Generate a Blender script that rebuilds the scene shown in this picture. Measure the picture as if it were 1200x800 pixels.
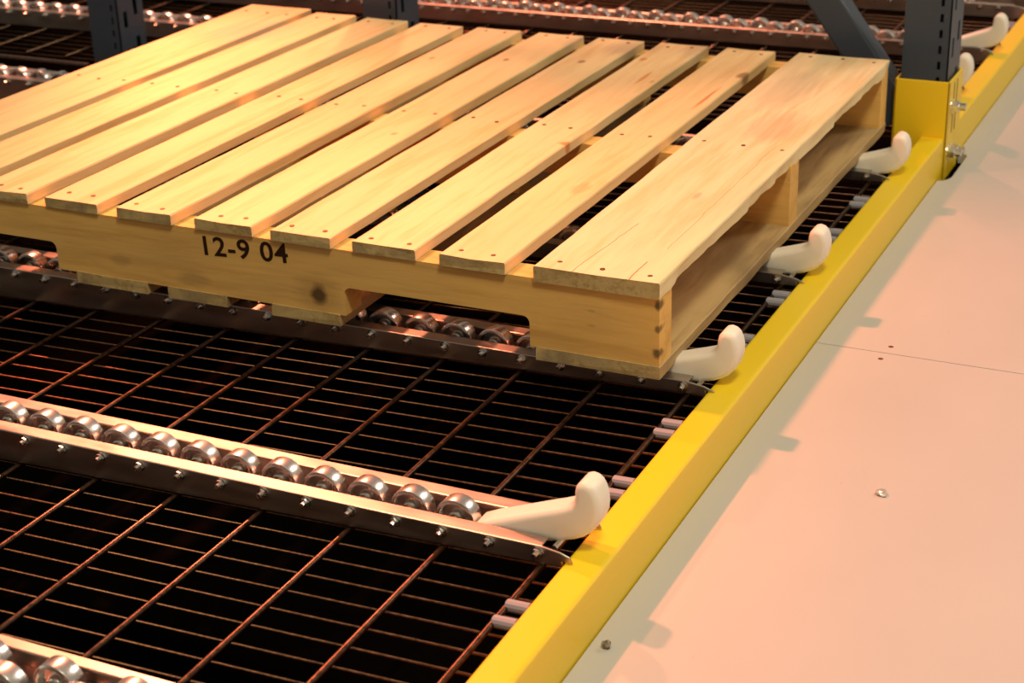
import bpy, bmesh, math, random
from mathutils import Vector, Matrix, noise

for o in list(bpy.data.objects):
    bpy.data.objects.remove(o)
SC = bpy.context.scene
COL = SC.collection
R = random.Random(4)

# ------------------------------------------------------------------ camera
cam_d = bpy.data.cameras.new('camera')
cam = bpy.data.objects.new('camera', cam_d)
COL.objects.link(cam)
AZ, EL, ROLL = -0.4532, -0.4118, -0.0298
fwd = Vector((math.cos(EL)*math.sin(AZ), math.cos(EL)*math.cos(AZ), math.sin(EL)))
rgt = fwd.cross(Vector((0, 0, 1))).normalized()
upv = rgt.cross(fwd)
r2 = rgt*math.cos(ROLL) + upv*math.sin(ROLL)
u2 = -rgt*math.sin(ROLL) + upv*math.cos(ROLL)
cam.matrix_world = Matrix(((r2.x, u2.x, -fwd.x, 0.5982), (r2.y, u2.y, -fwd.y, -1.5992),
                           (r2.z, u2.z, -fwd.z, 0.7954), (0, 0, 0, 1)))
cam_d.sensor_width = 36.0
cam_d.lens = 1986.0*36/1200
cam_d.clip_start = 0.05
cam_d.dof.use_dof = True
cam_d.dof.focus_distance = 1.85
cam_d.dof.aperture_fstop = 9.0
SC.camera = cam

# ------------------------------------------------------------------ light and exposure
SC.view_settings.view_transform = 'Standard'
SC.view_settings.look = 'None'
SC.view_settings.gamma = 1.0
SC.view_settings.use_curve_mapping = False
SC.view_settings.exposure = 0.0

world = bpy.data.worlds.new('warehouse_air')
SC.world = world
world.use_nodes = True
bg = world.node_tree.nodes['Background']
bg.inputs[0].default_value = (1.0, 0.86, 0.66, 1)
bg.inputs[1].default_value = 0.28

def aim(o, d):
    o.rotation_euler = Vector(d).to_track_quat('-Z', 'Y').to_euler()

def lamp(name, kind, energy, color, loc, direction, **kw):
    d = bpy.data.lights.new(name, kind)
    d.energy = energy
    d.color = color
    for k, v in kw.items():
        setattr(d, k, v)
    o = bpy.data.objects.new(name, d)
    COL.objects.link(o)
    o.location = loc
    aim(o, direction)
    return o

# neutral hall light from the aisle side, warm spot from the left rear
lamp('hall_light', 'AREA', 82, (1.0, 0.88, 0.62), (1.1, -1.3, 3.5), (-1.3, 1.6, -3.5), shape='RECTANGLE', size=0.7, size_y=0.7)
lamp('hall_light', 'AREA', 58, (1.0, 0.80, 0.66), (2.3, 3.3, 2.8), (-2.6, -3.3, -2.8), shape='RECTANGLE', size=0.9, size_y=0.9)
WARM = (1.0, 0.235, 0.115)
KEY = Vector((0.60, -0.66, -1.0))
kpos = Vector((-0.35, -0.05, 0.05)) - KEY*2.3
lamp('warm_spot', 'SPOT', 1380, WARM, kpos, Vector((-1.30, -0.15, 0)) - kpos,
     shadow_soft_size=0.06, spot_size=math.radians(54), spot_blend=1.0)
KEY2 = Vector((0.60, -0.14, -1.0))
kpos2 = Vector((0.10, -0.10, -0.08)) - KEY2*2.4
lamp('warm_spot', 'SPOT', 350, WARM, kpos2, Vector((0.62, 0.10, -0.08)) - kpos2,
     shadow_soft_size=0.06, spot_size=math.radians(48), spot_blend=0.8)
kpos3 = Vector((-1.9, 3.4, 2.3))
lamp('warm_spot', 'SPOT', 820, WARM, kpos3, Vector((-1.40, 2.35, 0)) - kpos3,
     shadow_soft_size=0.06, spot_size=math.radians(62), spot_blend=0.7)

# ------------------------------------------------------------------ helpers
def obj(name, bm, mat, parent=None, smooth=False):
    me = bpy.data.meshes.new(name)
    bm.normal_update()
    bm.to_mesh(me)
    bm.free()
    if mat:
        me.materials.append(mat)
    if smooth:
        for p in me.polygons:
            p.use_smooth = True
        if smooth == 'angle':
            me.set_sharp_from_angle(angle=math.radians(32))
    o = bpy.data.objects.new(name, me)
    COL.objects.link(o)
    if parent is not None:
        o.parent = parent
    return o

def inst(name, src, parent, loc=(0, 0, 0), rot=(0, 0, 0)):
    o = bpy.data.objects.new(name, src.data)
    COL.objects.link(o)
    o.parent = parent
    o.location = loc
    o.rotation_euler = rot
    return o

def tag(o, label, cat, group=None, kind=None):
    if label: o['label'] = label
    if cat: o['category'] = cat
    if group: o['group'] = group
    if kind: o['kind'] = kind
    return o

def thing(name, label, cat, loc=(0, 0, 0), group=None):
    o = bpy.data.objects.new(name, None)
    o.empty_display_size = 0.05
    COL.objects.link(o)
    o.location = loc
    return tag(o, label, cat, group)

def box(bm, x0, x1, y0, y1, z0, z1):
    vs = [bm.verts.new((x, y, z)) for z in (z0, z1) for y in (y0, y1) for x in (x0, x1)]
    for f in ((0, 2, 3, 1), (4, 5, 7, 6), (0, 1, 5, 4), (2, 6, 7, 3), (0, 4, 6, 2), (1, 3, 7, 5)):
        bm.faces.new([vs[i] for i in f])
    return vs

def bevel_all(bm, w, seg=2):
    bmesh.ops.bevel(bm, geom=list(bm.edges), offset=w, segments=seg, affect='EDGES', profile=0.5)

def tube(bm, a, b, r, n=8):
    a, b = Vector(a), Vector(b)
    d = (b-a).normalized()
    s = d.orthogonal().normalized()
    t = d.cross(s)
    ra = [bm.verts.new(a + s*(r*math.cos(2*math.pi*i/n)) + t*(r*math.sin(2*math.pi*i/n))) for i in range(n)]
    rb = [bm.verts.new(v.co + (b-a)) for v in ra]
    for i in range(n):
        j = (i+1) % n
        bm.faces.new((ra[i], ra[j], rb[j], rb[i]))
    bm.faces.new(ra[::-1]); bm.faces.new(rb)

def lathe_y(bm, prof, n=28):
    """revolve (radius, y) pairs about the Y axis"""
    rings = []
    for r, y in prof:
        if r < 1e-6:
            rings.append([bm.verts.new((0, y, 0))])
        else:
            rings.append([bm.verts.new((r*math.cos(2*math.pi*i/n), y, r*math.sin(2*math.pi*i/n))) for i in range(n)])
    for A, B in zip(rings, rings[1:]):
        for i in range(n):
            j = (i+1) % n
            if len(A) == 1 and len(B) == 1: continue
            if len(A) == 1: bm.faces.new((A[0], B[i], B[j]))
            elif len(B) == 1: bm.faces.new((A[i], B[0], A[j]))
            else: bm.faces.new((A[i], B[i], B[j], A[j]))
    bmesh.ops.recalc_face_normals(bm, faces=list(bm.faces))

def prism(bm, pts, ya, yb):
    """extrude an XZ polygon along Y"""
    A = [bm.verts.new((x, ya, z)) for x, z in pts]
    B = [bm.verts.new((x, yb, z)) for x, z in pts]
    n = len(pts)
    fs = [bm.faces.new(A), bm.faces.new(B[::-1])]
    for i in range(n):
        j = (i+1) % n
        fs.append(bm.faces.new((A[j], A[i], B[i], B[j])))
    bmesh.ops.recalc_face_normals(bm, faces=fs)
    return A, B

# ------------------------------------------------------------------ materials
def new_mat(name):
    m = bpy.data.materials.new(name)
    m.use_nodes = True
    nt = m.node_tree
    return m, nt, nt.nodes['Principled BSDF']

def N(nt, kind, **kw):
    n = nt.nodes.new(kind)
    for k, v in kw.items():
        setattr(n, k, v)
    return n

def ramp(nt, fac, stops):
    r = N(nt, 'ShaderNodeValToRGB')
    while len(r.color_ramp.elements) < len(stops):
        r.color_ramp.elements.new(0.5)
    for e, (p, c) in zip(r.color_ramp.elements, stops):
        e.position = p
        e.color = (*c, 1) if len(c) == 3 else c
    nt.links.new(fac, r.inputs[0])
    return r.outputs[0]

def mixc(nt, fac, a, b, blend='MIX'):
    m = N(nt, 'ShaderNodeMix', data_type='RGBA', blend_type=blend)
    for s, v in ((0, fac), (6, a), (7, b)):
        if hasattr(v, 'type') and hasattr(v, 'links'):
            nt.links.new(v, m.inputs[s])
        else:
            m.inputs[s].default_value = v if s == 0 else (*v, 1)
    return m.outputs[2]

def noise_tex(nt, vec, scale, detail=3, rough=0.55, dist=0.0):
    n = N(nt, 'ShaderNodeTexNoise')
    n.inputs['Scale'].default_value = scale
    n.inputs['Detail'].default_value = detail
    n.inputs['Roughness'].default_value = rough
    n.inputs['Distortion'].default_value = dist
    if vec is not None: nt.links.new(vec, n.inputs['Vector'])
    return n.outputs['Fac']

def mapping(nt, vec, scale=(1, 1, 1), loc=(0, 0, 0)):
    m = N(nt, 'ShaderNodeMapping')
    m.inputs['Scale'].default_value = scale
    m.inputs['Location'].default_value = loc
    nt.links.new(vec, m.inputs['Vector'])
    return m.outputs[0]

def bump(nt, bsdf, h, strength, dist=0.001):
    b = N(nt, 'ShaderNodeBump')
    b.inputs['Strength'].default_value = strength
    b.inputs['Distance'].default_value = dist
    nt.links.new(h, b.inputs['Height'])
    nt.links.new(b.outputs[0], bsdf.inputs['Normal'])

def math_n(nt, op, a, b=None, clamp=False):
    m = N(nt, 'ShaderNodeMath', operation=op)
    m.use_clamp = clamp
    for i, v in enumerate((a, b)):
        if v is None: continue
        if hasattr(v, 'links'): nt.links.new(v, m.inputs[i])
        else: m.inputs[i].default_value = v
    return m.outputs[0]

def wood(name, light, dark, stain, grain, marks=(), stain_amt=0.5, cracks=()):
    """grain: scale vector, small along the fibre. knots: (x,y,z, rx,ry,rz, strength, colour) in object space"""
    m, nt, b = new_mat(name)
    tc = N(nt, 'ShaderNodeTexCoord').outputs['Object']
    oi = N(nt, 'ShaderNodeObjectInfo')
    off = N(nt, 'ShaderNodeVectorMath', operation='SCALE')
    cx = N(nt, 'ShaderNodeCombineXYZ')
    for i in range(3): nt.links.new(oi.outputs['Random'], cx.inputs[i])
    nt.links.new(cx.outputs[0], off.inputs[0]); off.inputs['Scale'].default_value = 37.0
    add = N(nt, 'ShaderNodeVectorMath', operation='ADD')
    nt.links.new(tc, add.inputs[0]); nt.links.new(off.outputs[0], add.inputs[1])
    v = add.outputs[0]
    fine = noise_tex(nt, mapping(nt, v, tuple(g*4 for g in grain)), 1.0, 4, 0.6, 0.4)
    wide = noise_tex(nt, mapping(nt, v, grain), 1.0, 3, 0.5, 0.8)
    blot = noise_tex(nt, mapping(nt, v, tuple(max(g*0.22, 2.0) for g in grain)), 1.0, 3, 0.6, 0.3)
    f = math_n(nt, 'ADD', math_n(nt, 'MULTIPLY', fine, 0.45), math_n(nt, 'MULTIPLY', wide, 0.55))
    c = ramp(nt, f, [(0.36, dark), (0.52, light), (0.72, tuple(min(1, x*1.08) for x in light))])
    c = mixc(nt, ramp(nt, blot, [(0.50, (0, 0, 0)), (0.68, (stain_amt,)*3)]), c, stain)
    # board-to-board tone
    tone = ramp(nt, oi.outputs['Random'], [(0.0, (0.93, 0.92, 0.90)), (0.5, (1, 0.98, 0.93)), (1.0, (1.0, 1.0, 1.0))])
    c = mixc(nt, 1.0, c, tone, 'MULTIPLY')
    for (kx, ky, kz, rx, ry, rz, s, col) in marks:
        mp = N(nt, 'ShaderNodeMapping', vector_type='POINT')
        mp.inputs['Location'].default_value = (-kx/rx, -ky/ry, -kz/rz)
        mp.inputs['Scale'].default_value = (1/rx, 1/ry, 1/rz)
        nt.links.new(tc, mp.inputs['Vector'])
        ln = N(nt, 'ShaderNodeVectorMath', operation='LENGTH')
        nt.links.new(mp.outputs[0], ln.inputs[0])
        d = math_n(nt, 'ADD', ln.outputs['Value'], math_n(nt, 'MULTIPLY', math_n(nt, 'SUBTRACT', fine, 0.5), 0.9))
        c = mixc(nt, ramp(nt, d, [(0.45, (s,)*3), (1.0, (0, 0, 0))]), c, col)
    sep = N(nt, 'ShaderNodeSeparateXYZ'); nt.links.new(tc, sep.inputs[0])
    for (x0, slope, ya, yb, w) in cracks:
        wob = math_n(nt, 'MULTIPLY', math_n(nt, 'SUBTRACT', noise_tex(nt, mapping(nt, tc, (0, 9, 0)), 1.0, 3), 0.5), 0.012)
        line = math_n(nt, 'ADD', math_n(nt, 'MULTIPLY', sep.outputs[1], slope), x0)
        dx = math_n(nt, 'ABSOLUTE', math_n(nt, 'SUBTRACT', math_n(nt, 'SUBTRACT', sep.outputs[0], line), wob))
        inx = math_n(nt, 'LESS_THAN', dx, w)
        iny = math_n(nt, 'MULTIPLY', math_n(nt, 'GREATER_THAN', sep.outputs[1], ya), math_n(nt, 'LESS_THAN', sep.outputs[1], yb))
        c = mixc(nt, math_n(nt, 'MULTIPLY', math_n(nt, 'MULTIPLY', inx, iny), 0.75), c, (0.14, 0.08, 0.03))
    nt.links.new(c, b.inputs['Base Color'])
    b.inputs['Roughness'].default_value = 0.62
    b.inputs['Specular IOR Level'].default_value = 0.25
    bump(nt, b, fine, 0.35, 0.0012)
    return m

def metal(name, col, rough, metallic=1.0, var=0.12, scale=(60, 60, 60), bumpy=0.0):
    m, nt, b = new_mat(name)
    tc = N(nt, 'ShaderNodeTexCoord').outputs['Object']
    n = noise_tex(nt, mapping(nt, tc, scale), 1.0, 4)
    lo = tuple(x*(1-var) for x in col); hi = tuple(min(1, x*(1+var)) for x in col)
    nt.links.new(ramp(nt, n, [(0.3, lo), (0.7, hi)]), b.inputs['Base Color'])
    b.inputs['Metallic'].default_value = metallic
    nt.links.new(ramp(nt, n, [(0.3, (rough*0.85,)*3), (0.7, (rough*1.15,)*3)]), b.inputs['Roughness'])
    if bumpy: bump(nt, b, n, bumpy, 0.0008)
    return m

def paint(name, col, rough, scuff, scuff_amt=0.5, scale=30.0, spec=0.5):
    m, nt, b = new_mat(name)
    tc = N(nt, 'ShaderNodeTexCoord').outputs['Object']
    n1 = noise_tex(nt, mapping(nt, tc, (scale, scale*0.35, scale)), 1.0, 6, 0.7)
    n2 = noise_tex(nt, mapping(nt, tc, (3, 3, 3)), 1.0, 2)
    c = mixc(nt, ramp(nt, n1, [(0.66, (0, 0, 0)), (0.78, (scuff_amt,)*3)]), col, scuff)
    c = mixc(nt, ramp(nt, n2, [(0.3, (0.12,)*3), (0.7, (0, 0, 0))]), c, tuple(x*0.8 for x in col))
    nt.links.new(c, b.inputs['Base Color'])
    b.inputs['Roughness'].default_value = rough
    b.inputs['Specular IOR Level'].default_value = spec
    bump(nt, b, n1, 0.05, 0.0006)
    return m

KD = (0.20, 0.09, 0.03); KO = (0.55, 0.20, 0.05); KG = (0.33, 0.27, 0.18)
BOARD_MARKS = [  # knots, streaks and grey patches of the deck boards
    (-0.304, 0.44, 0.112, .013, .010, .03, .8, KO), (-0.372, 0.905, 0.112, .007, .012, .03, .85, KO),
    (-0.20, 0.72, 0.112, .004, .075, .03, .9, KO), (-0.33, 0.80, 0.112, .005, .05, .03, .7, KO),
    (-0.46, 0.86, 0.112, .007, .010, .03, .8, KD), (-0.58, 0.83, 0.112, .006, .009, .03, .8, KD),
    (-0.70, 0.80, 0.112, .006, .010, .03, .7, KO), (-0.19, 0.86, 0.108, .012, .022, .03, .75, KD),
    (-0.062, 0.29, 0.116, .006, .018, .03, .5, KG), (-0.21, 0.27, 0.112, .016, .03, .03, .35, KO),
    (-0.31, 0.78, 0.104, .008, .014, .012, .8, KD), (-0.55, 0.40, 0.106, .008, .012, .012, .8, KD),
    (-0.06, 0.60, 0.116, .05, .10, .03, .35, KG), (-0.10, 0.80, 0.116, .05, .14, .03, .35, KG),  # from here on: broad greyer patches over the rear of the boards, not knots
    (-0.42, 0.97, 0.112, .05, .06, .03, .55, (0.42, 0.36, 0.24)), (-0.52, 0.98, 0.112, .04, .05, .03, .45, (0.42, 0.36, 0.24)),
    (-0.30, 0.99, 0.112, .04, .07, .03, .4, (0.42, 0.36, 0.24)), (-1.10, 0.86, 0.112, .09, .12, .03, .45, (0.55, 0.47, 0.33)),
]
M = {}
M['board'] = wood('pale_pine', (0.78, 0.63, 0.33), (0.68, 0.50, 0.22), (0.70, 0.55, 0.30), (26, 2.2, 26), BOARD_MARKS, 0.4)
M['lead'] = wood('weathered_pine', (0.78, 0.69, 0.43), (0.68, 0.56, 0.30), (0.66, 0.58, 0.37), (26, 2.2, 26), BOARD_MARKS, 0.5,
                 cracks=[(-0.103, 0.06, -0.01, 0.17, 0.0005), (-0.036, 0.0, -0.01, 0.055, 0.0007), (-0.030, -0.004, 0.10, 0.52, 0.0003)])
M['stringer'] = wood('brown_pine', (0.76, 0.48, 0.145), (0.62, 0.36, 0.10), (0.55, 0.36, 0.14), (3.0, 24, 30),
                     [(-0.437, 0.0, 0.037, .014, .03, .0155, 1.0, (0.018, 0.012, 0.006)),
                      (-0.437, 0.0, 0.037, .04, .03, .035, .35, (0.30, 0.17, 0.06)),
                      (-0.004, 0.0, 0.030, .007, .02, .007, .8, (.05, .035, .02)), (-0.003, 0.0, 0.060, .005, .02, .006, .7, (.05, .035, .02)),
                      (-0.003, 0.0, 0.088, .005, .02, .008, .8, (.05, .035, .02)), (-0.082, 0.0, 0.052, .007, .02, .002, .3, (.25, .18, .1)),
                      (-0.082, 0.0, 0.070, .006, .02, .002, .3, (.25, .18, .1)), (-0.62, 0.0, 0.03, .03, .02, .014, .3, (.2, .14, .08)),
                      (-0.73, 0.0, 0.04, .02, .02, .012, .3, (.2, .14, .08))], 0.5)
M['low_board'] = wood('dirty_pine', (0.50, 0.36, 0.17), (0.34, 0.22, 0.10), (0.08, 0.06, 0.045), (26, 2.5, 26), (), 0.8)
M['end'] = wood('end_grain', (0.50, 0.38, 0.17), (0.36, 0.25, 0.10), (0.22, 0.17, 0.10), (60, 60, 60), (), 0.7)
M['nail'] = metal('rusty_nail', (0.16, 0.08, 0.04), 0.6, 0.6)
M['ink'] = paint('stamp_ink', (0.03, 0.013, 0.006), 0.7, (0.08, 0.04, 0.02), 0.8, 200, 0.1)
M['zinc'] = metal('galvanised_steel', (0.50, 0.46, 0.42), 0.35, 1.0, 0.10, (14, 60, 60), 0.05)
M['wheel'] = metal('polished_steel', (0.78, 0.76, 0.74), 0.27, 1.0, 0.05, (30, 30, 30))
M['hub'] = metal('dull_steel', (0.62, 0.57, 0.52), 0.30, 1.0, 0.05)
M['bolt'] = metal('bright_zinc_bolt', (0.80, 0.80, 0.78), 0.22, 1.0, 0.05)
M['wire'] = metal('dark_steel_wire', (0.105, 0.064, 0.042), 0.36, 1.0, 0.45, (160, 160, 160), 0.3)
M['thin_wire'] = metal('dark_thin_wire', (0.165, 0.080, 0.043), 0.38, 1.0, 0.45, (160, 160, 160), 0.3)
M['sleeve'] = paint('grey_plastic', (0.30, 0.30, 0.34), 0.5, (0.45, 0.45, 0.47), 0.5)
M['yellow'] = paint('yellow_paint', (0.86, 0.62, 0.015), 0.38, (0.45, 0.33, 0.03), 0.35)
M['blue'] = paint('slate_blue_paint', (0.036, 0.054, 0.080), 0.42, (0.30, 0.28, 0.16), 0.25, 60)
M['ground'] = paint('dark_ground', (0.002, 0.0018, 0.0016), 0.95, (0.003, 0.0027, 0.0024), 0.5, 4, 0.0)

m, nt, b = new_mat('white_nylon')
b.inputs['Base Color'].default_value = (0.84, 0.80, 0.70, 1)
b.inputs['Subsurface Weight'].default_value = 0.45
b.inputs['Subsurface Radius'].default_value = (0.012, 0.010, 0.008)
b.inputs['Subsurface Scale'].default_value = 0.6
b.inputs['Roughness'].default_value = 0.42
tcn = N(nt, 'ShaderNodeTexCoord').outputs['Object']
bump(nt, b, noise_tex(nt, mapping(nt, tcn, (90, 90, 90)), 1.0, 3), 0.08, 0.001)
M['nylon'] = m

m, nt, b = new_mat('pale_deck_laminate')
tcn = N(nt, 'ShaderNodeTexCoord').outputs['Object']
s1 = noise_tex(nt, mapping(nt, tcn, (3, 2, 3)), 1.0, 4)
s2 = noise_tex(nt, mapping(nt, tcn, (70, 16, 1)), 1.0, 5, 0.7, 1.5)
s3 = noise_tex(nt, mapping(nt, tcn, (140, 140, 1)), 1.0, 2, 0.5)
s4 = noise_tex(nt, mapping(nt, tcn, (7, 7, 1)), 1.0, 2, 0.5)
c = ramp(nt, s1, [(0.3, (0.50, 0.485, 0.46)), (0.7, (0.545, 0.53, 0.505))])
scf = math_n(nt, 'MULTIPLY', ramp(nt, s2, [(0.62, (0, 0, 0)), (0.72, (1, 1, 1))]), ramp(nt, s4, [(0.52, (0, 0, 0)), (0.66, (0.30,)*3)]))
c = mixc(nt, scf, c, (0.36, 0.30, 0.24))
c = mixc(nt, ramp(nt, s3, [(0.80, (0, 0, 0)), (0.84, (0.5,)*3)]), c, (0.2, 0.14, 0.1))
nt.links.new(c, b.inputs['Base Color'])
b.inputs['Roughness'].default_value = 0.5
b.inputs['Specular IOR Level'].default_value = 0.3
M['deck'] = m
m, nt, b = new_mat('crumpled_foil')
b.inputs['Base Color'].default_value = (0.75, 0.72, 0.68, 1)
b.inputs['Metallic'].default_value = 0.7
b.inputs['Roughness'].default_value = 0.35
M['foil'] = m
m, nt, b = new_mat('grey_grit')
gn = noise_tex(nt, N(nt, 'ShaderNodeTexCoord').outputs['Object'], 300, 3)
nt.links.new(ramp(nt, gn, [(0.4, (0.10, 0.08, 0.06)), (0.65, (0.42, 0.36, 0.28))]), b.inputs['Base Color'])
b.inputs['Roughness'].default_value = 0.8
M['grit'] = m

# ------------------------------------------------------------------ setting: lower ground and walkway deck
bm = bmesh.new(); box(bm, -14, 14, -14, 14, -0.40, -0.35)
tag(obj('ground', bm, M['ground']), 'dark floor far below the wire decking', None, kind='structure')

DZ = -0.0804
deck = thing('floor', 'pale walkway deck beside the yellow beam', None)
deck['kind'] = 'structure'
def deck_panel(y0, y1, notch):
    bm = bmesh.new()
    pts = [(2.4, y0), (2.4, y1), (0.0825, y1)]
    if notch:
        ya, yb = 1.055, 1.205
        k = [(0.0825, yb+0.012)]
        for i in range(9):
            t = i/8*math.pi/2
            k.append((0.0825+0.018*math.sin(t), yb-0.006+0.018*(math.cos(t))-0.012))
        for i in range(9):
            t = i/8*math.pi/2
            k.append((0.0825+0.018*math.cos(t), ya+0.02-0.030*math.sin(t)))
        k.append((0.0825, ya-0.012))
        pts += k
    pts.append((0.0825, y0))
    top = [bm.verts.new((x, y, DZ)) for x, y in pts]
    lowv = [bm.verts.new((x, y, DZ-0.018)) for x, y in pts]
    bm.faces.new(top); bm.faces.new(lowv[::-1])
    for i in range(len(pts)):
        j = (i+1) % len(pts)
        bm.faces.new((top[i], lowv[i], lowv[j], top[j]))
    bmesh.ops.recalc_face_normals(bm, faces=list(bm.faces))
    return obj('deck_panel', bm, M['deck'], deck)
deck_panel(-1.9, 0.3436, False)
deck_panel(0.3450, 3.4, True)
bm = bmesh.new(); lathe_y(bm, [(0, .0006), (.0022, .0004), (.0034, 0), (.0034, -.001)], 12)
bmesh.ops.rotate(bm, verts=bm.verts, matrix=Matrix.Rotation(math.pi/2, 3, 'X'))
sc0 = obj('screw', bm, M['nail'], deck)
sc0.location = (0.173, 0.366, DZ)
inst('screw', sc0, deck, (0.170, 0.325, DZ))
for p in ((0.62, 0.366), (0.62, 0.322)):
    inst('screw', sc0, deck, (*p, DZ))

# ------------------------------------------------------------------ yellow beams
BX0, BX1, BZ = 0.043, 0.081, -0.020
def beam(y0, y1, label):
    bm = bmesh.new()
    box(bm, BX0, BX1, y0, y1, DZ-0.016, BZ)
    es = [e for e in bm.edges if abs(e.verts[0].co.y-e.verts[1].co.y) > 0.5]
    bmesh.ops.bevel(bm, geom=es, offset=0.0045, segments=3, affect='EDGES', profile=0.5)
    return tag(obj('yellow_beam', bm, M['yellow']), label, 'beam')
beam(-1.9, 1.079, 'long yellow painted steel beam between the wire deck and the pale walkway, in front of the post')
beam(1.191, 3.4, 'yellow painted steel beam continuing behind the blue post in the top right corner')

# ------------------------------------------------------------------ wire decks
SL = 0.029
def grid_z(x, y):
    return -0.0260+SL*x if y < 1.08 else -0.0345+0.004*x
def wire_deck(y0, y1, x0, label, caps):
    t = thing('wire_deck', label, 'wire deck', (0, 0, grid_z(0, y1)))
    t.rotation_euler = (0, -math.atan(grid_z(1, y1)-grid_z(0, y1)), 0)
    bm = bmesh.new(); tube(bm, (0, y0, 0), (0, y1, 0), 0.0032, 8)
    src = None
    k = 0
    while 0.02-0.1035*k > x0:
        loc = (0.02-0.1035*k, 0, -0.004)
        if src is None:
            src = obj('cross_bar', bm, M['wire'], t, True); src.location = loc
        else:
            inst('cross_bar', src, t, loc)
        k += 1
    bm = bmesh.new(); tube(bm, (x0, 0, 0), (0.041, 0, 0), 0.0014, 6)
    src = None
    k = -math.floor((y1+0.046)/0.031)
    while -0.046-0.031*k > y0+0.004:
        y = -0.046-0.031*k
        loc = (0, y, -0.0080)
        if y < y1-0.004:
            if src is None:
                src = obj('wire', bm, M['thin_wire'], t, True); src.location = loc
            else:
                inst('wire', src, t, loc)
        k += 1
    bm = bmesh.new(); tube(bm, (0.010, 0, 0), (0.032, 0, 0), 0.0060, 12)
    tube(bm, (0.009, 0, 0), (0.0105, 0, 0), 0.0047, 12)
    src = None
    for y in caps:
        loc = (0.0105, y, -0.003)
        if src is None:
            src = obj('end_sleeve', bm, M['sleeve'], t); src.location = loc
            src['label'] = 'grey plastic sleeve on wire end'
        else:
            c_ = inst('end_sleeve', src, t, loc); c_['label'] = 'grey plastic sleeve on wire end'
    return t
wire_deck(-1.6, 1.035, -2.5, 'dark steel wire grid deck under the roller rails from the foreground to the pallet',
          [-0.438, -0.466, -0.185, -0.212, -0.043, -0.068, 0.208, 0.18, 0.357, 0.331, 0.607, 0.576, 0.756, 0.732])
wire_deck(1.125, 3.0, -2.9, 'dark steel wire grid deck behind the pallet and the posts',
          [1.22, 1.247, 1.53, 1.557, 1.78, 1.808, 1.95, 1.978])

# ------------------------------------------------------------------ roller rails
ZT = -0.007          # top of the flanges
AXZ = -0.0157        # wheel axle height
WR = 0.0210
def wheel_src():
    bm = bmesh.new()
    w = 0.0086
    lathe_y(bm, [(.0070, -w+.0055), (.0163, -w+.0055), (.0168, -w+.0005), (.0172, -w), (WR-.0010, -w), (WR-.0003, -w+.0004), (WR, -w+.0013),
                 (WR, w-.0013), (WR-.0003, w-.0004), (WR-.0010, w), (.0172, w), (.0168, w-.0005), (.0163, w-.0055), (.0070, w-.0055)], 40)
    wh = obj('wheel', bm, M['wheel'], None, 'angle')
    bm = bmesh.new()
    lathe_y(bm, [(0, -.0160), (.0036, -.0160), (.0036, -.0088), (.0060, -.0086), (.0076, -.0074), (.0090, -.0036), (.0090, .0036), (.0076, .0074),
                 (.0060, .0086), (.0036, .0088), (.0036, .0160), (0, .0160)], 20)
    hb = obj('hub', bm, M['hub'], None, 'angle')
    bm = bmesh.new()
    tube(bm, (0, -0.0013, 0), (0, -0.0040, 0), 0.0048, 6)
    tube(bm, (0, 0.0, 0), (0, -0.0006, 0), 0.0060, 12)
    tube(bm, (0, -0.0040, 0), (0, -0.0090, 0), 0.0026, 8)
    bo = obj('bolt', bm, M['bolt'], None)
    return wh, hb, bo
WH, HB, BO = wheel_src()
FIRST = [True]

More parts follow.
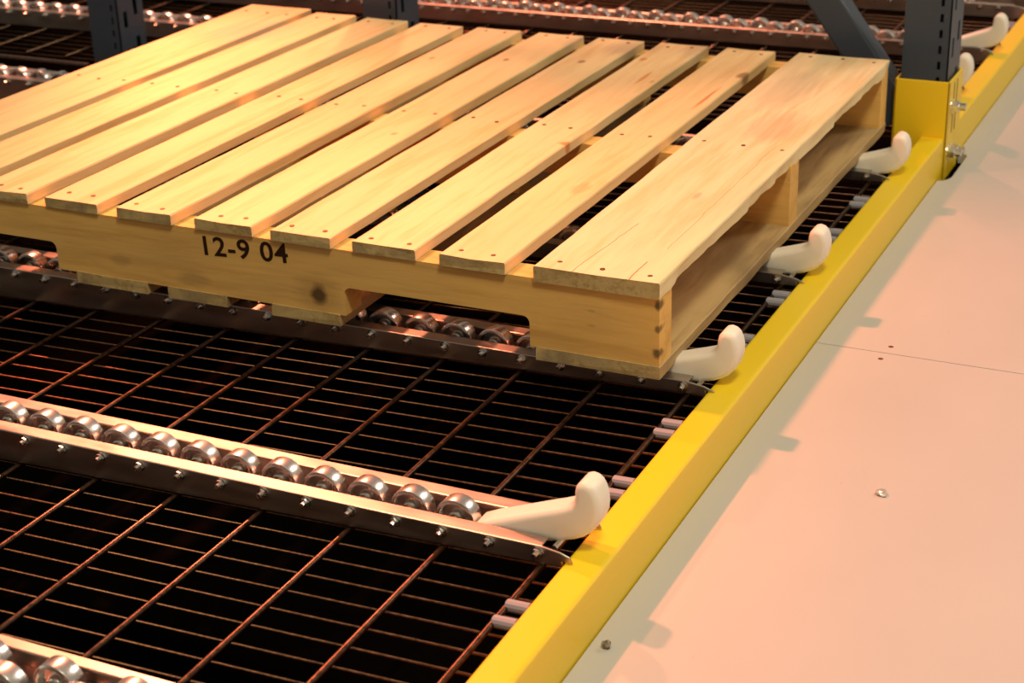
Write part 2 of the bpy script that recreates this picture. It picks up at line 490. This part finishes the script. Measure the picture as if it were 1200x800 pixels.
def rail(y0, x0, label, group, stagger=False, dz=0.0, width=0.072, xstart=-0.083, wheel_from=None, off=0.0):
    """y0 = near edge"""
    t = thing('roller_rail', label, 'roller rail', (0, y0, dz), group)
    z1 = ZT; th = 0.0025; fl = 0.0185 if not stagger else 0.013
    gz = lambda x: grid_z(x, y0) - 0.0002 - dz
    xe, xf = 0.0425, 0.022
    for s in (0, 1):
        bm = bmesh.new()
        a, b = (0, th) if s == 0 else (width, width-th)
        f = fl if s == 0 else width-fl
        # web with a slanted front end and the lower edge on the wire deck
        pts = [(x0, gz(x0)), (xe, gz(xe)), (xe, -0.0193-dz), (0.053, -0.0193-dz), (0.050, ZT-0.006), (0.040, ZT-0.0025), (xf, z1), (x0, z1)]
        prism(bm, pts, a, b)
        # flange turned inwards, then a lip turned down
        prism(bm, [(x0, z1-th), (xf-0.002, z1-th), (xf, z1+0.0004), (x0, z1+0.0004)], a, f)
        e = f+th if s == 0 else f-th
        prism(bm, [(x0, z1-0.010), (xf-0.002, z1-0.010), (xf-0.002, z1-th), (x0, z1-th)], f, e) if False else None
        o = obj('channel', bm, M['zinc'], t)
        bv = o.modifiers.new('bevel', 'BEVEL'); bv.width = 0.0012; bv.segments = 2; bv.limit_method = 'ANGLE'
    bm = bmesh.new()
    prism(bm, [(x0, gz(x0)+0.003), (0.0, gz(0)+0.003), (0.0, gz(0)+0.005), (x0, gz(x0)+0.005)], th, width-th)
    obj('channel_floor', bm, M['zinc'], t)
    pitch = 0.0376 if stagger else 0.0502
    x = xstart; k = 0
    while x > (wheel_from if wheel_from is not None else x0+0.03):
        yc = width/2
        if stagger: yc += 0.0120 if k % 2 else -0.0120
        first = FIRST[0]
        if first:
            w = WH; w.parent = t; w.location = (x, yc, AXZ)
            h = HB; h.parent = w
            FIRST[0] = False
        else:
            w = inst('wheel', WH, t, (x, yc, AXZ), (0, R.uniform(0, 6.28), 0))
            h = inst('hub', HB, w)
        x -= pitch; k += 1
    x = xstart + 2*pitch if stagger else xstart + 2*pitch
    k = 0
    while x > (wheel_from if wheel_from is not None else x0+0.03):
        if x < 0.036:
            b_ = BO if BO.parent is None else inst('bolt', BO, t)
            b_.parent = t
            b_.location = (x, 0, -0.0138)
            b_.rotation_euler = (0, R.uniform(0, 1), 0)
        x -= pitch; k += 1
    return t

HP = [(-.064, -.021), (-.058, -.012), (-.043, -.0050), (-.026, .0015), (-.008, .0085), (.010, .0155), (.026, .0215), (.036, .0255), (.0415, .0285), (.0445, .0325), (.0455, .038),
      (.0458, .044), (.0468, .0495), (.0500, .0535), (.0550, .0552), (.0605, .0540), (.0652, .0505), (.0686, .0445), (.0706, .037), (.0712, .029),
      (.0704, .020), (.0672, .0110), (.0616, .0035), (.0540, -.0025), (.0450, -.007), (.0340, -.0105), (.020, -.0145), (-.02, -.022), (-.05, -.024)]
bm = bmesh.new()
A, B = prism(bm, HP, -0.0160, 0.0160)
rim = [e for e in bm.edges if abs(e.verts[0].co.y-e.verts[1].co.y) < 1e-6]
bmesh.ops.bevel(bm, geom=rim, offset=0.0062, segments=5, affect='EDGES', profile=0.5)
HOOK = obj('stop_hook', bm, M['nylon'], None, True)
HOOK.data.name = 'stop_hook'
bm = bmesh.new(); tube(bm, (0.030, -0.026, -0.0125), (0.030, 0.026, -0.0125), 0.003, 10)
PIN = obj('pivot_pin', bm, M['bolt'], HOOK)
HOOKS = [0]
def hook(y, label, dz=0.0, tilt=0.0):
    if HOOKS[0] == 0:
        o = HOOK
    else:
        o = HOOK.copy(); COL.objects.link(o)
        p = PIN.copy(); COL.objects.link(p); p.parent = o
    HOOKS[0] += 1
    o.location = (0, y, dz)
    o.rotation_euler = (0, tilt, 0)
    tag(o, label, 'pallet stop', 'nylon pallet stops along the yellow beam')
    return o

G = 'roller rails across the wire deck'
rail(-0.757, -1.4, 'steel roller rail in the bottom left corner, nearest the camera', G, stagger=True, wheel_from=-0.9, xstart=-0.075, width=0.078)
rail(-0.366, -1.6, 'steel roller rail with the white stop in the foreground, all its wheels in the open', G, xstart=-0.083, wheel_from=-1.2)
rail(0.032, -2.0, 'steel roller rail under the near stringer of the pallet', G, dz=-0.0042, xstart=-0.085, wheel_from=-1.5)
rail(0.385, -2.2, 'steel roller rail hidden under the middle of the pallet', G, dz=-0.0042, xstart=-0.085, wheel_from=-1.7)
rail(0.838, -2.4, 'steel roller rail under the far stringer, wheels showing at the left edge', G, dz=-0.0042, xstart=-0.085, wheel_from=-2.2)
rail(1.312, -2.7, 'steel roller rail just behind the posts, seen left of the leftmost post', G, xstart=-0.085, wheel_from=-2.5)
rail(1.645, -2.8, 'steel roller rail running behind the pallet through the diagonal brace, wheels in two staggered rows', G, stagger=True, xstart=-0.086, wheel_from=-2.6, width=0.080)
rail(2.022, -2.9, 'farthest steel roller rail, just in view at the top right corner', G, stagger=True, xstart=-0.086, wheel_from=-2.6, width=0.080)

hook(-0.330, 'white nylon pallet stop in the foreground on the rail with exposed wheels')
hook(0.066, 'white nylon pallet stop under the nearest lower corner of the pallet', -0.0060, 0.05)
hook(0.424, 'white nylon pallet stop below the middle stringer of the pallet', -0.0060, 0.05)
hook(0.868, 'white nylon pallet stop beside the yellow post sleeve at the pallet far corner', -0.0060, 0.05)
hook(1.340, 'white nylon pallet stop mostly hidden behind the yellow post sleeve')
hook(1.665, 'farthest white nylon pallet stop, right of the blue post')

# ------------------------------------------------------------------ pallet
PZ = 0.0015
pal = thing('wooden_pallet', 'pale wooden pallet with slatted top resting on the roller rails', 'pallet', (0, 0, PZ))
H, T = 0.1125, 0.0150
W, L = 1.016, 1.215

def board(name, fr, fl, br, bl, y0, y1, z0, z1, mat, seed, rag=0.0, n=30, chamfer=False):
    """a sawn board; fr/fl/br/bl are its right and left x at the front and the back"""
    bm = bmesh.new()
    rings = []
    rs = random.Random(seed)
    bow = rs.uniform(-0.0012, 0.0012); cup = rs.uniform(0, 0.0012)
    for i in range(n+1):
        t = i/n
        y = y0+(y1-y0)*t
        xr = fr+(br-fr)*t; xl = fl+(bl-fl)*t
        jr = noise.noise((seed*7.1, y*14, 0))*0.0011 + bow*math.sin(math.pi*t)
        jl = noise.noise((seed*3.3+50, y*14, 0))*0.0011 + bow*math.sin(math.pi*t)
        rg = 0.0
        if rag:
            rg = rag*max(0, noise.noise((3.7, y*9, 1.0))*1.0+noise.noise((9.1, y*53, 1.0))*0.35+noise.noise((2.2, y*140, 1.0))*0.3+0.1)
        xm = (xl+xr)/2
        ring = [(xl+jl, z0), (xr+jr-rg*0.9, z0), (xr+jr-rg*0.5, z0+(z1-z0)*0.5), (xr+jr, z1-0.0008), (xr+jr-0.0012, z1+cup), (xm, z1), (xl+jl+0.0012, z1+cup), (xl+jl, z1-0.0008)]
        dy = 0
        if i in (0, n): dy = 0
        rings.append([bm.verts.new((x, y + (rs.uniform(-.0007, .0007) if i in (0, n) else 0), z)) for x, z in ring])
    m_ = len(rings[0])
    for A_, B_ in zip(rings, rings[1:]):
        for i in range(m_):
            j = (i+1) % m_
            bm.faces.new((A_[i], A_[j], B_[j], B_[i]))
    fe = [bm.faces.new(rings[0][::-1]), bm.faces.new(rings[-1])]
    for f in fe: f.material_index = 1
    bmesh.ops.recalc_face_normals(bm, faces=list(bm.faces))
    o = obj(name, bm, mat, pal)
    o.data.materials.append(M['end'])
    return o

xs = [-0.1855, -0.3011, -0.4136, -0.5240, -0.6407, -0.7550, -0.8663, -0.9780]
boards = [(0.000, -0.150, 0.000, -0.148)]
for i, x in enumerate(xs):
    boards.append((x, x-0.083, x+R.uniform(-.001, .001), x-0.083+R.uniform(-.001, .001)))
boards.append((-1.0850, -1.215, -1.0850, -1.215))
for i, (a, b_, c_, d_) in enumerate(boards):
    lead = i in (0, 9)
    o = board('deck_board', a, b_, c_, d_, -0.003+R.uniform(-.0015, .0015), W+0.002+[0, 0, 0, 0, 0, 0, 0, .004, .014, .033][i], H-(T+0.001 if lead else T-0.002), H+(0.002 if i == 0 else 0), M['lead'] if i == 0 else M['board'], i+1, 0.010 if i == 0 else 0.0, 60 if i == 0 else 30)
    o['label'] = ['wide deck board at the right end with a splintered edge', 'second deck board from the right', 'third deck board from the right', 'fourth deck board from the right',
                  'fifth deck board from the right', 'sixth deck board from the right', 'seventh deck board from the right', 'eighth deck board from the right', 'ninth deck board from the right',
                  'wide deck board at the left end'][i]
    # nail heads of this board, two or three at each stringer
    bm = bmesh.new()
    for yy in (0.019, W/2, W-0.019):
        q = [0.25, 0.75] if not lead else [0.13, 0.5, 0.87]
        for u in q:
            t = yy/W
            xx = (b_+(a-b_)*u)*(1-t)+(d_+(c_-d_)*u)*t + R.uniform(-.006, .006)
            zz = H+(0.002 if i == 0 else 0)+0.0009
            cy = yy+R.uniform(-.006, .006)
            c0 = bm.verts.new((xx, cy, zz+0.0003))
            ring = [bm.verts.new((xx+0.0032*math.cos(k*math.pi/4), cy+0.0032*math.sin(k*math.pi/4), zz)) for k in range(8)]
            low = [bm.verts.new((v.co.x, v.co.y, zz-0.003)) for v in ring]
            for k in range(8):
                bm.faces.new((c0, ring[k], ring[(k+1) % 8]))
                bm.faces.new((ring[k], low[k], low[(k+1) % 8], ring[(k+1) % 8]))
    obj('nail_heads', bm, M['nail'], o)

def arc(cx, cz, r, a0, a1, n=5):
    return [(cx+r*math.cos(a0+(a1-a0)*i/n), cz+r*math.sin(a0+(a1-a0)*i/n)) for i in range(n+1)]
def stringer(ya, yb):
    z0, z1 = 0.0145, H-T+0.002-0.0005
    zt = 0.0515
    def notch(xa, xb):      # from the right foot to the left foot
        r = 0.009
        return [(xa, z0)] + arc(xa-r, zt-r, r, 0, math.pi/2) + arc(xb+r, zt-r, r, math.pi/2, math.pi) + [(xb, z0)]
    pts = [(-0.0015, z1), (-0.0015, z0)] + notch(-0.158, -0.401) + notch(-0.832, -1.062) + [(-L+0.001, z0), (-L+0.001, z1)]
    bm = bmesh.new()
    prism(bm, pts, ya, yb)
    bmesh.ops.triangulate(bm, faces=[f for f in bm.faces if len(f.verts) > 6])
    o = obj('stringer', bm, M['stringer'], pal)
    return o
s1 = stringer(0.0005, 0.0385); s1['label'] = 'near stringer with a dark knot and a date stamp'
s2 = stringer(W/2-0.019, W/2+0.019); s2['label'] = 'middle stringer'
s3 = stringer(W-0.0385, W-0.0005); s3['label'] = 'far stringer'

for i, (a, b_) in enumerate([(0.0, -0.150), (-0.409, -0.506), (-0.571, -0.660), (-0.692, -0.803), (-1.075, -1.215)]):
    o = board('bottom_board', a, b_, a, b_, -0.001, W, 0.0, 0.0150, M['low_board'], 30+i, 0.003 if i == 0 else 0.0)

cu = bpy.data.curves.new('date_stamp', 'FONT')
cu.body = '12-9 04'
cu.size = 0.0330
cu.extrude = 0.0002
cu.offset = 0.0005
cu.space_character = 1.08
tmp = bpy.data.objects.new('date_stamp_curve', cu)
COL.objects.link(tmp)
bpy.context.view_layer.update()
me = bpy.data.meshes.new_from_object(tmp.evaluated_get(bpy.context.evaluated_depsgraph_get()))
bpy.data.objects.remove(tmp)
xsv = [v.co.x for v in me.vertices]; ysv = [v.co.y for v in me.vertices]
sx = 0.122/(max(xsv)-min(xsv)); sy = 0.0255/(max(ysv)-min(ysv)); mx = min(xsv); my = min(ysv)
for v in me.vertices:
    v.co.x = (v.co.x-mx)*sx; v.co.y = (v.co.y-my)*sy
me.materials.clear(); me.materials.append(M['ink'])
st = bpy.data.objects.new('date_stamp', me); COL.objects.link(st)
st.parent = s1
st.location = (-0.598, 0.0003, 0.0655)
st.rotation_euler = (math.pi/2, 0, 0)
st.rotation_euler.rotate_axis('Z', math.radians(2.6))
st['label'] = 'black stamped number 12-9 04'

# ------------------------------------------------------------------ upright frames
def perforated(bm, origin, U, V, width, z0, z1, slots, n):
    """plate in the plane U (across), V=up, with rectangular holes; slots = (u0,u1,v0,v1)"""
    us = sorted({0, width, *[s[0] for s in slots], *[s[1] for s in slots]})
    vs = sorted({z0, z1, *[s[2] for s in slots], *[s[3] for s in slots]})
    cache = {}
    def vert(i, j):
        if (i, j) not in cache:
            p = Vector(origin)+Vector(U)*us[i]; p.z = vs[j]
            cache[(i, j)] = bm.verts.new(p)
        return cache[(i, j)]
    for i in range(len(us)-1):
        for j in range(len(vs)-1):
            cu_, cv_ = (us[i]+us[i+1])/2, (vs[j]+vs[j+1])/2
            if any(s[0] < cu_ < s[1] and s[2] < cv_ < s[3] for s in slots): continue
            bm.faces.new((vert(i, j), vert(i+1, j), vert(i+1, j+1), vert(i, j+1)))

def post(parent, x0, x1, y0, y1, zb, zt, lab):
    bm = bmesh.new()
    p, w = 0.0508, x1-x0
    sl = []
    z = -0.2
    while z < zt-0.05:
        sl.append((w*0.76, w*0.83, z+0.011, z+0.024)); sl.append((w*0.76, w*0.83, z+0.0364, z+0.0494))
        z += p
    perforated(bm, (x0, y0, 0), (1, 0, 0), 0, w, zb, zt, sl, 0)
    d = y1-y0
    sl = []
    z = -0.2
    while z < zt-0.05:
        sl.append((d*0.22, d*0.36, z, z+0.032)); sl.append((d*0.62, d*0.78, z+0.02, z+0.052))
        z += 0.0762
    perforated(bm, (x1, y0, 0), (0, 1, 0), 0, d, zb, zt, sl, 0)
    perforated(bm, (x0, y1, 0), (1, 0, 0), 0, w, zb, zt, [], 0)
    perforated(bm, (x0, y0, 0), (0, 1, 0), 0, d, zb, zt, [], 0)
    bmesh.ops.remove_doubles(bm, verts=list(bm.verts), dist=1e-5)
    cen = Vector(((x0+x1)/2, (y0+y1)/2, 0))
    for f in bm.faces:
        f.normal_update()
        c_ = f.calc_center_median()-cen; c_.z = 0
        if f.normal.dot(c_) < 0: f.normal_flip()
    o = obj('post', bm, M['blue'], parent)
    so = o.modifiers.new('thickness', 'SOLIDIFY'); so.thickness = 0.0022; so.offset = -1
    o['label'] = lab
    return o

def bar(name, a, b, w, d, mat, parent):
    """rectangular bar from a to b; w across in the XZ plane, d along Y"""
    a, b = Vector(a), Vector(b)
    t = (b-a).normalized(); s = Vector((0, 1, 0)); n = t.cross(s).normalized()
    bm = bmesh.new()
    vs = []
    for p in (a, b):
        for (i, j) in ((-1, -1), (1, -1), (1, 1), (-1, 1)):
            vs.append(bm.verts.new(p+n*(i*w/2)+s*(j*d/2)))
    bm.faces.new(vs[0:4][::-1]); bm.faces.new(vs[4:8])
    for i in range(4):
        j = (i+1) % 4
        bm.faces.new((vs[i], vs[j], vs[4+j], vs[4+i]))
    bmesh.ops.recalc_face_normals(bm, faces=list(bm.faces))
    es = [e for e in bm.edges if abs((e.verts[0].co-e.verts[1].co).normalized().dot(t)) > 0.9]
    bmesh.ops.bevel(bm, geom=es, offset=0.004, segments=2, affect='EDGES', profile=0.5)
    return obj(name, bm, mat, parent)

PY0, PY1 = 1.085, 1.178
fa = thing('rack_upright', 'slate blue rack upright frame with a yellow foot, standing behind the pallet', 'rack upright', (0.04, PY0, -0.35))
def local(o, p):
    o.location = tuple(-v for v in p); return o
FAL = (0.04, PY0, -0.35)
local(post(fa, 0.004, 0.078, PY0, PY1, -0.35, 2.4, 'perforated blue post rising from the yellow sleeve'), FAL)
local(post(fa, -1.000, -0.929, PY0+0.01, PY1, -0.35, 2.4, 'perforated blue post behind the middle of the pallet'), FAL)
dirb = Vector((0.069, 0, -0.093)).normalized()
pm = Vector((-0.098, 1.125, 0.135))
local(bar('diagonal_brace', pm-dirb*0.95, pm+dirb*0.17, 0.052, 0.048, M['blue'], fa), FAL)
local(bar('horizontal_strut', (-0.93, 1.085, -0.075), (0.004, 1.085, -0.075), 0.03, 0.012, M['zinc'], fa), FAL)
# yellow sleeve around the foot of the post: near plate, side plate, beam connector
bm = bmesh.new()
prism(bm, [(-0.004, 0.072), (-0.004, -0.042), (0.036, -0.050), (0.036, DZ-0.014), (0.0845, DZ-0.014), (0.0845, 0.072)], PY0-0.005, PY0-0.001)
bx = box(bm, 0.0805, 0.0845, PY0-0.005, PY1+0.004, DZ-0.014, 0.072)
box(bm, -0.004, 0.0, PY0-0.005, PY1+0.004, -0.042, 0.072)
box(bm, -0.004, 0.0845, PY1+0.001, PY1+0.004, DZ-0.014, 0.072)
slv = local(obj('foot_sleeve', bm, M['yellow'], fa), FAL)
slv['label'] = 'yellow painted steel sleeve'
bv = slv.modifiers.new('bevel', 'BEVEL'); bv.width = 0.003; bv.segments = 3; bv.limit_method = 'ANGLE'
bm = bmesh.new()
for y in (PY0+0.030, PY0+0.052):
    box(bm, 0.0843, 0.0848, y, y+0.0035, -0.02, 0.064)
sv = obj('slot', bm, M['ground'], slv)
def hexbolt(z, y):
    bm = bmesh.new()
    tube(bm, (0.0845, 0, 0), (0.0865, 0, 0), 0.0125, 20)
    tube(bm, (0.0865, 0, 0), (0.0965, 0, 0), 0.0105, 6)
    tube(bm, (0.0965, 0, 0), (0.107, 0, 0), 0.0062, 12)
    o = obj('hex_bolt', bm, M['bolt'], slv)
    o.location = (0, y, z); return o
hexbolt(0.027, PY0+0.022); hexbolt(-0.048, PY0+0.016); hexbolt(-0.052, PY0+0.042)

fb = thing('rack_upright', 'slate blue rack upright frame in the top left corner behind the pallet', 'rack upright', (-1.6, PY0, -0.35))
FBL = (-1.6, PY0, -0.35)
local(post(fb, -1.640, -1.568, PY0+0.01, PY1, -0.35, 2.4, 'perforated blue post in the top left corner'), FBL)
local(post(fb, -2.64, -2.568, PY0+0.01, PY1, -0.35, 2.4, 'blue rear post out of view'), FBL)
local(bar('horizontal_strut', (-2.568, 1.075, -0.045), (-1.640, 1.075, -0.045), 0.010, 0.014, M['wire'], fb), FBL)

# ------------------------------------------------------------------ bits lying on the deck
bm = bmesh.new()
bmesh.ops.create_icosphere(bm, subdivisions=2, radius=0.006)
for v in bm.verts:
    k = 1+0.5*noise.noise(v.co*260)
    v.co *= k; v.co.z = max(v.co.z*0.55, -0.0022); v.co.x *= 1.15
o = obj('foil_scrap', bm, M['foil']); o.location = (0.257, -0.017, DZ+0.0022)
tag(o, 'small crumpled silvery scrap lying on the pale deck', 'scrap')
bm = bmesh.new()
bmesh.ops.create_icosphere(bm, subdivisions=2, radius=0.0046)
for v in bm.verts:
    k = 1+0.45*noise.noise(v.co*330+Vector((4, 1, 2)))
    v.co *= k; v.co.z = max(v.co.z, -0.0032)
o = obj('grit_lump', bm, M['grit']); o.location = (0.094+0.004, -0.394, DZ+0.0032)
tag(o, 'small grey brown lump of grit on the deck edge beside the yellow beam', 'grit')
